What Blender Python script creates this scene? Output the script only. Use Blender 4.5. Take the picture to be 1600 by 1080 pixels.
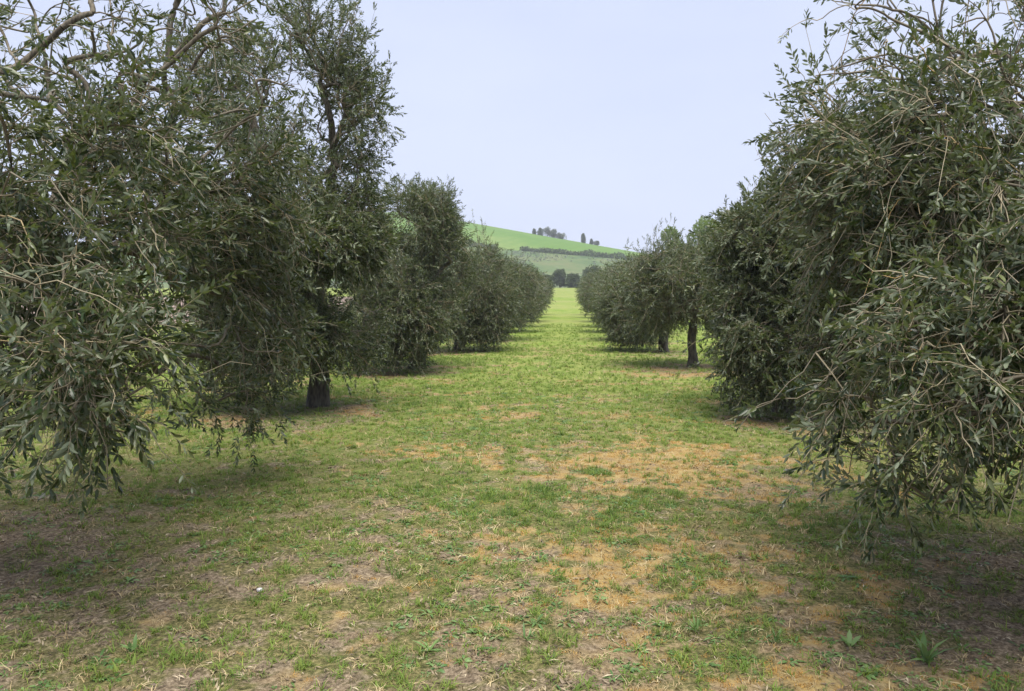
import bpy, math
import numpy as np

R = math.radians
scene = bpy.context.scene
COL = scene.collection
for o in list(bpy.data.objects):
    bpy.data.objects.remove(o)

# ---------------------------------------------------------------- camera, sky, sun, exposure
camd = bpy.data.cameras.new('camera')
cam = bpy.data.objects.new('camera', camd)
COL.objects.link(cam)
cam.location = (0, 0, 1.6)
cam.rotation_euler = (R(90 - 3.96), 0, R(4.21))
camd.sensor_width = 36
camd.lens = 26.0
camd.clip_start = 0.05
camd.clip_end = 6000
scene.camera = cam

SUN_ELEV, SUN_AZ = 72.0, 165.0          # azimuth from +Y towards +X
world = bpy.data.worlds.new('World')
scene.world = world
world.use_nodes = True
wt = world.node_tree
wt.nodes.clear()
wo = wt.nodes.new('ShaderNodeOutputWorld')
bg = wt.nodes.new('ShaderNodeBackground')
sky = wt.nodes.new('ShaderNodeTexSky')
sky.sky_type = 'NISHITA'
sky.sun_disc = False
sky.sun_elevation = R(SUN_ELEV)
sky.sun_rotation = R(SUN_AZ)
sky.dust_density = 2.0
mixs = wt.nodes.new('ShaderNodeMix')
mixs.data_type = 'RGBA'
mixs.inputs['Factor'].default_value = 0.86      # thin even cloud veil over the blue
mixs.inputs['B'].default_value = (6.55, 7.2, 9.3, 1)
wt.links.new(sky.outputs[0], mixs.inputs['A'])
wtc = wt.nodes.new('ShaderNodeTexCoord'); wmp = wt.nodes.new('ShaderNodeMapping')
wmp.inputs['Scale'].default_value = (1.0, 1.0, 3.2)
wns = wt.nodes.new('ShaderNodeTexNoise'); wns.inputs['Scale'].default_value = 1.6; wns.inputs['Detail'].default_value = 5
wmr = wt.nodes.new('ShaderNodeMapRange')
wmr.inputs[1].default_value = 0.3; wmr.inputs[2].default_value = 0.7; wmr.inputs[3].default_value = 0.76; wmr.inputs[4].default_value = 0.93
wt.links.new(wtc.outputs['Generated'], wmp.inputs[0]); wt.links.new(wmp.outputs[0], wns.inputs['Vector'])
wt.links.new(wns.outputs[0], wmr.inputs[0]); wt.links.new(wmr.outputs[0], mixs.inputs['Factor'])
wt.links.new(mixs.outputs['Result'], bg.inputs['Color'])
bg.inputs['Strength'].default_value = 0.094
wt.links.new(bg.outputs[0], wo.inputs[0])

sund = bpy.data.lights.new('sun', 'SUN')
sund.energy = 5.0
sund.angle = R(48)
sund.color = (1.0, 0.95, 0.86)
sun = bpy.data.objects.new('sun', sund)
COL.objects.link(sun)
sun.rotation_euler = (R(90 - SUN_ELEV), 0, R(180 - SUN_AZ))
sun.location = (0, 0, 60)

scene.view_settings.view_transform = 'Standard'
scene.view_settings.look = 'None'
scene.view_settings.exposure = 0.36
scene.view_settings.gamma = 1.0
scene.view_settings.use_curve_mapping = False
scene.render.engine = 'CYCLES'
scene.cycles.max_bounces = 8
scene.cycles.diffuse_bounces = 3
scene.cycles.glossy_bounces = 2
scene.cycles.transmission_bounces = 3
scene.cycles.transparent_max_bounces = 8

# ---------------------------------------------------------------- noise helpers
def _h(ix, iy, s):
    ix = ix.astype(np.int64); iy = iy.astype(np.int64)
    h = (ix * 374761393 + iy * 668265263 + s * 974634777) & 0xffffffff
    h = ((h ^ (h >> 13)) * 1274126177) & 0xffffffff
    h = (h ^ (h >> 16)) & 0xffffffff
    return h / 4294967295.0

def vn(x, y, s=0):
    x = np.asarray(x, float); y = np.asarray(y, float)
    ix = np.floor(x); iy = np.floor(y)
    fx = x - ix; fy = y - iy
    fx = fx * fx * (3 - 2 * fx); fy = fy * fy * (3 - 2 * fy)
    a = _h(ix, iy, s); b = _h(ix + 1, iy, s); c = _h(ix, iy + 1, s); d = _h(ix + 1, iy + 1, s)
    return (a * (1 - fx) + b * fx) * (1 - fy) + (c * (1 - fx) + d * fx) * fy

def fbm(x, y, s=0, oct=4):
    t = 0; a = 0.5; n = 0
    for k in range(oct):
        t = t + a * vn(x * 2 ** k + 17.3 * k, y * 2 ** k - 9.1 * k, s + k); n += a; a *= 0.55
    return t / n

def sstep(a, b, x):
    t = np.clip((x - a) / (b - a), 0, 1)
    return t * t * (3 - 2 * t)

# ---------------------------------------------------------------- materials
def new_mat(name):
    m = bpy.data.materials.new(name)
    m.use_nodes = True
    nt = m.node_tree
    nt.nodes.clear()
    return m, nt

def N(nt, t, **kw):
    n = nt.nodes.new(t)
    for k, v in kw.items():
        setattr(n, k, v)
    return n

def ramp(nt, fac, stops):
    r = N(nt, 'ShaderNodeValToRGB')
    e = r.color_ramp.elements
    while len(e) < len(stops):
        e.new(0.5)
    for i, (p, c) in enumerate(stops):
        e[i].position = p
        e[i].color = (*c, 1)
    nt.links.new(fac, r.inputs[0])
    return r.outputs[0]

def mixc(nt, fac, a, b, mode='MIX'):
    m = N(nt, 'ShaderNodeMix', data_type='RGBA', blend_type=mode)
    for sock, v in ((m.inputs['Factor'], fac), (m.inputs['A'], a), (m.inputs['B'], b)):
        if hasattr(v, 'is_output'):
            nt.links.new(v, sock)
        elif isinstance(v, (int, float)):
            sock.default_value = v
        else:
            sock.default_value = (*v, 1)
    return m.outputs['Result']

def math_(nt, op, a, b=0.0, clamp=False):
    m = N(nt, 'ShaderNodeMath', operation=op, use_clamp=clamp)
    for i, v in enumerate((a, b)):
        if hasattr(v, 'is_output'):
            nt.links.new(v, m.inputs[i])
        else:
            m.inputs[i].default_value = v
    return m.outputs[0]

def attr(nt, name, typ='GEOMETRY'):
    a = N(nt, 'ShaderNodeAttribute', attribute_name=name, attribute_type=typ)
    return a

def noise(nt, scale, detail=4, rough=0.6, coord='Object'):
    tc = N(nt, 'ShaderNodeTexCoord')
    n = N(nt, 'ShaderNodeTexNoise')
    n.inputs['Scale'].default_value = scale
    n.inputs['Detail'].default_value = detail
    n.inputs['Roughness'].default_value = rough
    nt.links.new(tc.outputs[coord], n.inputs['Vector'])
    return n

def leaf_material(name, dark, mid, lite, under, gloss=0.42, transl=0.25, tcol=(0.16, 0.22, 0.03), under_mix=0.75):
    """leaf: darker glossy upper face, pale dull underside, light shining through"""
    m, nt = new_mat(name)
    lk = nt.links
    oi = N(nt, 'ShaderNodeObjectInfo')
    rnd = attr(nt, 'tone').outputs['Fac']
    f = math_(nt, 'ADD', math_(nt, 'MULTIPLY', oi.outputs['Random'], 0.42), math_(nt, 'MULTIPLY', rnd, 0.58))
    top = ramp(nt, f, [(0.12, dark), (0.5, mid), (0.88, lite)])
    geo = N(nt, 'ShaderNodeNewGeometry')
    col = mixc(nt, math_(nt, 'MULTIPLY', geo.outputs['Backfacing'], under_mix), top, under)
    p = N(nt, 'ShaderNodeBsdfPrincipled')
    lk.new(col, p.inputs['Base Color'])
    ro = math_(nt, 'ADD', math_(nt, 'MULTIPLY', geo.outputs['Backfacing'], 0.3), gloss)
    lk.new(ro, p.inputs['Roughness'])
    p.inputs['Specular IOR Level'].default_value = 0.5
    tr = N(nt, 'ShaderNodeBsdfTranslucent')
    tr.inputs['Color'].default_value = (*tcol, 1)
    mx = N(nt, 'ShaderNodeMixShader')
    mx.inputs[0].default_value = transl
    lk.new(p.outputs[0], mx.inputs[1]); lk.new(tr.outputs[0], mx.inputs[2])
    out = N(nt, 'ShaderNodeOutputMaterial')
    lk.new(mx.outputs[0], out.inputs[0])
    return m

M = {}
M['olive_leaf'] = leaf_material('olive_leaf', (0.006, 0.016, 0.004), (0.022, 0.042, 0.011), (0.145, 0.165, 0.058),
                                (0.205, 0.24, 0.16), gloss=0.32, transl=0.18, tcol=(0.17, 0.23, 0.03))
M['grass'] = leaf_material('grass_blade', (0.080, 0.150, 0.020), (0.150, 0.245, 0.034), (0.29, 0.34, 0.065),
                           (0.14, 0.19, 0.05), gloss=0.5, transl=0.35, tcol=(0.24, 0.33, 0.05), under_mix=0.2)
M['lush'] = leaf_material('lush_grass_blade', (0.045, 0.090, 0.018), (0.085, 0.155, 0.030), (0.15, 0.22, 0.045),
                          (0.10, 0.17, 0.05), gloss=0.5, transl=0.35, tcol=(0.16, 0.30, 0.04), under_mix=0.2)
M['straw'] = leaf_material('straw', (0.17, 0.12, 0.055), (0.38, 0.29, 0.14), (0.66, 0.55, 0.32),
                           (0.33, 0.26, 0.14), gloss=0.6, transl=0.1, tcol=(0.4, 0.3, 0.12), under_mix=0.3)
M['moss'] = leaf_material('dry_moss', (0.32, 0.14, 0.030), (0.50, 0.27, 0.060), (0.62, 0.42, 0.12),
                          (0.38, 0.25, 0.08), gloss=0.7, transl=0.2, tcol=(0.4, 0.25, 0.06), under_mix=0.3)
M['weed'] = leaf_material('weed_leaf', (0.060, 0.13, 0.035), (0.12, 0.22, 0.060), (0.22, 0.33, 0.11),
                          (0.14, 0.20, 0.09), gloss=0.45, transl=0.3, tcol=(0.18, 0.30, 0.05))
M['litter'] = leaf_material('fallen_leaf', (0.07, 0.05, 0.030), (0.19, 0.14, 0.085), (0.48, 0.40, 0.27),
                            (0.17, 0.13, 0.10), gloss=0.6, transl=0.0)
M['shrub_leaf'] = leaf_material('shrub_leaf', (0.050, 0.080, 0.035), (0.085, 0.125, 0.050), (0.15, 0.19, 0.08),
                                (0.10, 0.13, 0.08), gloss=0.6, transl=0.15)
M['grey_leaf'] = leaf_material('grey_shrub_leaf', (0.115, 0.14, 0.10), (0.19, 0.215, 0.155), (0.29, 0.31, 0.23),
                               (0.15, 0.17, 0.15), gloss=0.6, transl=0.1)
M['spring_leaf'] = leaf_material('spring_leaf', (0.10, 0.15, 0.040), (0.16, 0.22, 0.06), (0.23, 0.29, 0.09),
                                 (0.20, 0.25, 0.11), gloss=0.5, transl=0.35, tcol=(0.25, 0.36, 0.06))

def bark_material(name, c1, c2, scale=18, strength=0.9, lichen=None):
    m, nt = new_mat(name)
    tc = N(nt, 'ShaderNodeTexCoord')
    mp = N(nt, 'ShaderNodeMapping')
    mp.inputs['Scale'].default_value = (1, 1, 0.28)
    nt.links.new(tc.outputs['Object'], mp.inputs[0])
    n = N(nt, 'ShaderNodeTexNoise'); n.inputs['Scale'].default_value = scale; n.inputs['Detail'].default_value = 8
    nt.links.new(mp.outputs[0], n.inputs['Vector'])
    v = N(nt, 'ShaderNodeTexVoronoi'); v.inputs['Scale'].default_value = scale * 1.6
    nt.links.new(mp.outputs[0], v.inputs['Vector'])
    f = math_(nt, 'MULTIPLY', n.outputs[0], math_(nt, 'ADD', v.outputs['Distance'], 0.45))
    col = ramp(nt, f, [(0.22, c1), (0.62, c2)])
    if lichen:
        n2 = noise(nt, 5, 3)
        col = mixc(nt, ramp(nt, n2.outputs[0], [(0.56, (0, 0, 0)), (0.66, (0.7, 0.7, 0.7))]), col, lichen)
    p = N(nt, 'ShaderNodeBsdfPrincipled')
    p.inputs['Roughness'].default_value = 0.85
    nt.links.new(col, p.inputs['Base Color'])
    b = N(nt, 'ShaderNodeBump'); b.inputs['Strength'].default_value = strength; b.inputs['Distance'].default_value = 0.02
    nt.links.new(f, b.inputs['Height']); nt.links.new(b.outputs[0], p.inputs['Normal'])
    o = N(nt, 'ShaderNodeOutputMaterial'); nt.links.new(p.outputs[0], o.inputs[0])
    return m

M['bark'] = bark_material('olive_bark', (0.014, 0.012, 0.010), (0.095, 0.082, 0.062), lichen=(0.10, 0.098, 0.07))
M['branch'] = bark_material('olive_branch_bark', (0.045, 0.038, 0.028), (0.17, 0.145, 0.105), scale=40, strength=0.4)

def twig_material(name, cols):
    m, nt = new_mat(name)
    a = attr(nt, 'tone').outputs['Fac']
    col = ramp(nt, a, cols)
    p = N(nt, 'ShaderNodeBsdfPrincipled'); p.inputs['Roughness'].default_value = 0.6
    nt.links.new(col, p.inputs['Base Color'])
    o = N(nt, 'ShaderNodeOutputMaterial'); nt.links.new(p.outputs[0], o.inputs[0])
    return m
M['twig'] = twig_material('olive_twig', [(0.0, (0.12, 0.10, 0.07)), (0.4, (0.26, 0.22, 0.14)),
                                         (0.9, (0.33, 0.285, 0.18)), (1.0, (0.36, 0.24, 0.09))])

# ---------------------------------------------------------------- object helpers
def link(o):
    COL.objects.link(o)
    return o

def prop(o, label=None, cat=None, group=None, kind=None):
    if label: o['label'] = label
    if cat: o['category'] = cat
    if group: o['group'] = group
    if kind: o['kind'] = kind
    return o

def mesh_obj(name, V, F, mats, parent=None, smooth=False, tone=None, midx=None, link_it=True):
    """V (n,3); F: array (m,3) or (m,4), or a list of such arrays"""
    me = bpy.data.meshes.new(name)
    V = np.asarray(V, np.float32)
    if not isinstance(F, list): F = [F]
    F = [np.asarray(f, np.int32) for f in F if len(f)]
    loops = np.concatenate([f.ravel() for f in F]) if F else np.zeros(0, np.int32)
    tot = np.concatenate([np.full(len(f), f.shape[1], np.int32) for f in F]) if F else np.zeros(0, np.int32)
    start = np.concatenate([[0], np.cumsum(tot)[:-1]]).astype(np.int32) if len(tot) else tot
    me.vertices.add(len(V)); me.vertices.foreach_set('co', V.ravel())
    me.loops.add(len(loops)); me.loops.foreach_set('vertex_index', loops)
    me.polygons.add(len(tot)); me.polygons.foreach_set('loop_start', start)
    try: me.polygons.foreach_set('loop_total', tot)
    except Exception: pass
    if midx is not None: me.polygons.foreach_set('material_index', np.asarray(midx, np.int32))
    if smooth: me.polygons.foreach_set('use_smooth', np.ones(len(tot), bool))
    for m in (mats if isinstance(mats, (list, tuple)) else [mats]):
        me.materials.append(m)
    if tone is not None:
        a = me.attributes.new('tone', 'FLOAT', 'POINT'); a.data.foreach_set('value', np.asarray(tone, np.float32))
    me.update(calc_edges=True)
    o = bpy.data.objects.new(name, me)
    if link_it: link(o)
    if parent is not None: o.parent = parent
    return o

def thing(name, loc, label, cat, group=None):
    o = bpy.data.objects.new(name, None)
    o.empty_display_size = 0.3
    o.location = loc
    link(o)
    return prop(o, label, cat, group)

def norm(v):
    return v / np.maximum(np.linalg.norm(v, axis=-1, keepdims=True), 1e-9)

def tubes(P, Rad, sides=3):
    """P (N,K,3), Rad (N,K) -> verts, quads (open ended tubes, tip closed by small radius)"""
    Nn, K, _ = P.shape
    T = np.zeros_like(P)
    T[:, 1:-1] = P[:, 2:] - P[:, :-2]; T[:, 0] = P[:, 1] - P[:, 0]; T[:, -1] = P[:, -1] - P[:, -2]
    T = norm(T)
    ref = np.where(np.abs(T[:, :, 2:3]) > 0.9, np.array([1.0, 0, 0]), np.array([0, 0, 1.0]))
    A = norm(np.cross(T, ref)); B = np.cross(T, A)
    ang = np.arange(sides) * 2 * np.pi / sides
    V = P[:, :, None, :] + Rad[:, :, None, None] * (A[:, :, None, :] * np.cos(ang)[None, None, :, None] + B[:, :, None, :] * np.sin(ang)[None, None, :, None])
    idx = np.arange(Nn * K * sides).reshape(Nn, K, sides)
    a = idx[:, :-1, :]; b = idx[:, 1:, :]
    Fq = np.stack([a, np.roll(a, -1, 2), np.roll(b, -1, 2), b], -1).reshape(-1, 4)
    return V.reshape(-1, 3), Fq

# ---------------------------------------------------------------- scatter: protos kept inside the mesh, instanced on its loose points
def scatter_tree(nproto):
    nm = 'scatter_%d' % nproto
    if nm in bpy.data.node_groups: return bpy.data.node_groups[nm]
    g = bpy.data.node_groups.new(nm, 'GeometryNodeTree')
    g.interface.new_socket('Geometry', in_out='INPUT', socket_type='NodeSocketGeometry')
    g.interface.new_socket('Geometry', in_out='OUTPUT', socket_type='NodeSocketGeometry')
    gi = g.nodes.new('NodeGroupInput'); go = g.nodes.new('NodeGroupOutput')
    def named(n, t):
        a = g.nodes.new('GeometryNodeInputNamedAttribute'); a.data_type = t; a.inputs['Name'].default_value = n
        return a.outputs['Attribute']
    vid = named('vid', 'INT')
    def sep(k):
        c = g.nodes.new('FunctionNodeCompare'); c.data_type = 'INT'; c.operation = 'EQUAL'
        g.links.new(vid, c.inputs[2]); c.inputs[3].default_value = k
        s = g.nodes.new('GeometryNodeSeparateGeometry'); s.domain = 'POINT'
        g.links.new(gi.outputs[0], s.inputs['Geometry']); g.links.new(c.outputs[0], s.inputs['Selection'])
        return s.outputs['Selection']
    j = g.nodes.new('GeometryNodeJoinGeometry')
    for k in range(1, nproto + 1):
        ti = g.nodes.new('GeometryNodeGeometryToInstance')
        g.links.new(sep(k), ti.inputs[0]); g.links.new(ti.outputs[0], j.inputs[0])
    iop = g.nodes.new('GeometryNodeInstanceOnPoints')
    g.links.new(sep(0), iop.inputs['Points']); g.links.new(j.outputs[0], iop.inputs['Instance'])
    iop.inputs['Pick Instance'].default_value = True
    g.links.new(named('pick', 'INT'), iop.inputs['Instance Index'])
    g.links.new(named('rot', 'FLOAT_VECTOR'), iop.inputs['Rotation'])
    g.links.new(named('scl', 'FLOAT'), iop.inputs['Scale'])
    g.links.new(iop.outputs[0], go.inputs[0])
    return g

def scatter_obj(name, protos, mats, P, rot, scl, pick, parent=None):
    """protos: list of (V,[F arrays],tone,midx)"""
    Vs, Fs3, Fs4, vids, tones, mi3, mi4 = [], [], [], [], [], [], []
    off = 0
    for k, (V, Fl, tone, mi) in enumerate(protos):
        Vs.append(V); vids.append(np.full(len(V), k + 1)); tones.append(tone)
        c = 0
        for f in Fl:
            f = np.asarray(f)
            (Fs3 if f.shape[1] == 3 else Fs4).append(f + off)
            (mi3 if f.shape[1] == 3 else mi4).append(np.asarray(mi[c:c + len(f)])); c += len(f)
        off += len(V)
    n = len(P)
    Vs.append(P); vids.append(np.zeros(n)); tones.append(np.zeros(n))
    F = []; MI = []
    if Fs3: F.append(np.concatenate(Fs3)); MI.append(np.concatenate(mi3))
    if Fs4: F.append(np.concatenate(Fs4)); MI.append(np.concatenate(mi4))
    o = mesh_obj(name, np.concatenate(Vs), F, mats, parent, tone=np.concatenate(tones), midx=np.concatenate(MI))
    me = o.data
    a = me.attributes.new('vid', 'INT', 'POINT'); a.data.foreach_set('value', np.concatenate(vids).astype(np.int32))
    pk = np.zeros(off + n, np.int32); pk[off:] = pick
    a = me.attributes.new('pick', 'INT', 'POINT'); a.data.foreach_set('value', pk)
    rr = np.zeros((off + n, 3), np.float32); rr[off:] = rot
    a = me.attributes.new('rot', 'FLOAT_VECTOR', 'POINT'); a.data.foreach_set('vector', rr.ravel())
    ss = np.ones(off + n, np.float32); ss[off:] = scl
    a = me.attributes.new('scl', 'FLOAT', 'POINT'); a.data.foreach_set('value', ss)
    md = o.modifiers.new('scatter', 'NODES'); md.node_group = scatter_tree(len(protos))
    return prop(o, kind='stuff')

# ---------------------------------------------------------------- leaf shapes
def leaf_geo(L, W, fold=0.25, curve=0.15, stations=2):
    """lance-shaped leaf along +X, upper side +Z"""
    V = [(0, 0, 0)]
    ts = [0.30, 0.68] if stations == 2 else [0.5]
    ws = [0.92, 0.86] if stations == 2 else [1.0]
    for t, w in zip(ts, ws):
        z = -curve * L * t * t
        V += [(t * L, -w * W / 2, z + fold * W / 2), (t * L, 0, z), (t * L, w * W / 2, z + fold * W / 2)]
    V.append((L, 0, -curve * L))
    if stations == 2:
        F = [(0, 1, 2), (0, 2, 3), (1, 4, 5), (1, 5, 2), (2, 5, 6), (2, 6, 3), (4, 7, 5), (5, 7, 6)]
    else:
        F = [(0, 1, 2), (0, 2, 3), (1, 4, 2), (2, 4, 3)]
    return np.array(V), np.array(F)

def euler_mat(rx, ry, rz):
    cx, sx, cy, sy, cz, sz = math.cos(rx), math.sin(rx), math.cos(ry), math.sin(ry), math.cos(rz), math.sin(rz)
    Rx = np.array([[1, 0, 0], [0, cx, -sx], [0, sx, cx]]); Ry = np.array([[cy, 0, sy], [0, 1, 0], [-sy, 0, cy]])
    Rz = np.array([[cz, -sz, 0], [sz, cz, 0], [0, 0, 1]])
    return Rz @ Ry @ Rx

def sprig_leaves(rng, n_pairs, L=0.2, leafL=0.062, leafW=0.013, ang=42, spread=8):
    """placements (pos, 3x3 matrix, length, width) of the leaves on a sprig along +X"""
    out = []
    for i in range(n_pairs):
        t = (i + 0.5) / n_pairs
        sz = (0.75 + 0.5 * math.sin(math.pi * min(1, t * 0.9 + 0.1))) * rng.uniform(0.8, 1.1)
        tw = (i % 2) * 90 + rng.uniform(-25, 25)
        for s in (0, 180):
            if rng.random() < 0.06: continue
            a = ang + rng.uniform(-22, 24) - 14 * t
            m = euler_mat(R(tw + s), 0, 0) @ euler_mat(0, 0, R(a)) @ euler_mat(R(rng.normal(0, 35)) - R(tw + s) * 0.75, 0, 0)
            out.append((np.array([L * t, 0, 0]), m, leafL * sz, leafW * rng.uniform(0.85, 1.2)))
    out.append((np.array([L, 0, 0]), euler_mat(R(rng.uniform(-40, 40)), R(rng.uniform(-12, 12)), R(rng.uniform(-12, 12))), leafL * 0.8, leafW * 0.9))
    return out

def sprig_proto(rng, n_pairs, L, leafL, leafW, stations, stem=True, **kw):
    Vs, F3, tone, mi = [], [], [], []
    off = 0
    for p, m, l, w in sprig_leaves(rng, n_pairs, L, leafL, leafW, **kw):
        v, f = leaf_geo(l, w, fold=rng.uniform(0.1, 0.5), curve=rng.uniform(-0.1, 0.3), stations=stations)
        Vs.append(v @ m.T + p); F3.append(f + off); off += len(v)
        tone.append(np.full(len(v), rng.random())); mi += [0] * len(f)
    Fl = [np.concatenate(F3)]
    if stem:
        P = np.array([[[0, 0, 0], [L * .5, 0, 0.0], [L, 0, 0]]]); Rd = np.array([[0.0016, 0.0013, 0.0007]])
        v, f = tubes(P, Rd, 3)
        Vs.append(v); Fl.append(f + off); tone.append(np.full(len(v), rng.uniform(0.4, 0.9))); mi += [1] * len(f)
    return np.concatenate(Vs), Fl, np.concatenate(tone), mi

prng = np.random.default_rng(5)
PROTO_NEAR = [sprig_proto(prng, k, L, ll, lw, 2) for k, L, ll, lw in
              [(6, 0.15, 0.052, 0.0150), (7, 0.18, 0.056, 0.0160), (5, 0.12, 0.050, 0.0145), (8, 0.20, 0.052, 0.0145), (4, 0.08, 0.058, 0.0175)]]
PROTO_FAR = [sprig_proto(prng, k, L, ll, lw, 1, stem=True) for k, L, ll, lw in
             [(5, 0.20, 0.064, 0.0165), (6, 0.25, 0.066, 0.0165), (4, 0.17, 0.060, 0.016)]]
PROTO_SHRUB = []
for k in range(3):
    PROTO_SHRUB.append(sprig_proto(prng, 5, 0.5, 0.30, 0.17, 1, stem=False))

def dir_euler(D, roll):
    D = norm(D)
    return np.stack([roll, -np.arcsin(np.clip(D[:, 2], -1, 1)), np.arctan2(D[:, 1], D[:, 0])], -1)

# ---------------------------------------------------------------- terrain
def terrain(x, y):
    x = np.asarray(x, float); y = np.asarray(y, float)
    z = 3.2 * sstep(30, 190, y) ** 1.15
    z = z + 0.012 * (fbm(x * 1.1, y * 1.1, 3, 3) - 0.5) * 2 * sstep(0.0, 1.0, y + 5)
    z = z + 0.05 * (fbm(x * 0.16, y * 0.16, 8, 2) - 0.5) * 2
    return z

trees_xy = [(-4.15, 4.5), (-3.56, 10.3), (-3.25, 15.7), (-3.1, 21.0), (-3.05, 26.3), (-3.1, 31.6), (-3.1, 37.0), (-3.1, 42.4), (-3.1, 47.8), (-3.1, 53.2),
            (3.15, 4.6), (2.95, 10.3), (2.77, 16.4), (2.67, 21.0), (2.7, 26.2), (2.7, 31.5), (2.7, 36.9), (2.7, 42.3), (2.7, 47.7), (2.7, 53.1)]

def masks(x, y):
    """green cover, orange moss, bare mulch, ploughed earth"""
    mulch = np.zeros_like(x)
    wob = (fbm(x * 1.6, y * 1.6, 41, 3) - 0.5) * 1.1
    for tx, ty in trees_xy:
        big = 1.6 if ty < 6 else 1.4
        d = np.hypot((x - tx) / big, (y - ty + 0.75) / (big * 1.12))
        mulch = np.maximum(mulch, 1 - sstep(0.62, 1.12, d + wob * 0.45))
    hf = fbm(x * 7.5, y * 8.5, 55, 4)
    worn = (1 - sstep(3.4, 6.0, y + 0.25 * np.abs(x + 2.5))) * 0.10
    worn = worn + (1 - sstep(-3.2, -0.6, x)) * (1 - sstep(4.4, 6.8, y)) * 0.07 + sstep(1.2, 2.6, x) * (1 - sstep(4.2, 6.0, y)) * 0.10
    worn = sstep(0.52, 0.66, hf * 0.66 + 0.34 * fbm(x * 0.9, y * 0.9, 56, 3) + worn) * 0.85
    mulch = np.maximum(mulch, worn)
    bot = (1 - sstep(-0.4, 1.0, x)) * (1 - sstep(4.2, 5.6, y)) * 0.3
    zone = np.exp(-(((x - 0.85) / 1.7) ** 2 + ((y - 6.9) / 1.6) ** 2) * 1.1)
    zone2 = np.exp(-(((x - 0.55) / 1.7) ** 2 + ((y - 4.0) / 1.7) ** 2)) * 0.80
    zone3 = np.exp(-(((x + 0.9) / 1.0) ** 2 + ((y - 7.5) / 0.6) ** 2)) * 0.9
    f = fbm(x * 4.6 + 0.3, y * 6.4, 71, 4)
    moss = sstep(0.47, 0.62, f * 0.66 + 0.34 * np.maximum(zone, np.maximum(zone2, zone3)) + 0.02)
    moss = moss * (1 - mulch * 0.8)
    moss = np.maximum(moss, 0.6 * sstep(0.54, 0.66, fbm(x * 1.4, y * 2.4, 75, 4)) * sstep(7, 10, y) * (1 - sstep(18, 40, y)))
    lush = np.exp(-(((x + 0.45) / 0.55) ** 2 + ((y - 5.75) / 0.42) ** 2)) + 0.8 * np.exp(-(((x - 0.1) / 0.3) ** 2 + ((y - 5.3) / 0.3) ** 2))
    lush = np.clip(lush * 1.5 * sstep(0.3, 0.6, fbm(x * 5, y * 5, 87, 3)), 0, 1) + 0.6 * sstep(0.62, 0.7, fbm(x * 1.2, y * 1.2, 83, 3))
    lush = np.clip(lush, 0, 1) * (1 - mulch)
    moss = np.clip(moss * 1.15, 0, 1)
    moss = moss * (1 - np.clip(lush * 1.2, 0, 1))
    cover = np.clip(1 - 0.5 * mulch - 0.7 * moss, 0, 1)
    near = (1 - sstep(6, 10, y))
    cover = cover * (1 - (0.18 + near * 0.30) * (1 - sstep(0.36, 0.60, fbm(x * 5.5, y * 5.5, 91, 4))))
    cover = np.clip(cover * (1 - bot * 0.5) + lush * 0.6, 0, 1)
    earth = (1 - sstep(-17, -14, x + 3 * (vn(x * .1, y * .1, 7) - .5))) * sstep(36, 39, y) * (1 - sstep(100, 108, y))
    return cover, moss, mulch, lush, earth

def graded(lo_dense, hi_dense, step, lo, hi, g):
    a = list(np.arange(lo_dense, hi_dense, step))
    s = step; v = a[-1]
    while v < hi:
        s *= g; v += s; a.append(v)
    s = step; v = a[0]; b = []
    while v > lo:
        s *= g; v -= s; b.append(v)
    return np.array(b[::-1] + a)

gx = graded(-4.5, 4.0, 0.055, -700, 700, 1.05)
gy = graded(2.2, 9.0, 0.055, -60, 215, 1.012)
gy = np.concatenate([gy, np.arange(gy[-1] + 20, 900, 60)])
GX, GY = np.meshgrid(gx, gy)
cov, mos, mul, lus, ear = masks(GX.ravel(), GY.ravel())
GZ = terrain(GX, GY)
nearw = 1 - sstep(12, 25, GY)
GZ = GZ + nearw * 0.016 * (fbm(GX * 9, GY * 9, 13, 3) - 0.5) * 2
def ground_z(x, y):
    return terrain(x, y) + (1 - sstep(12, 25, y)) * 0.016 * (fbm(x * 9, y * 9, 13, 3) - 0.5) * 2
nx, ny = len(gx), len(gy)
ii = np.arange(nx * ny).reshape(ny, nx)
Fg = np.stack([ii[:-1, :-1], ii[:-1, 1:], ii[1:, 1:], ii[1:, :-1]], -1).reshape(-1, 4)

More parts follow.
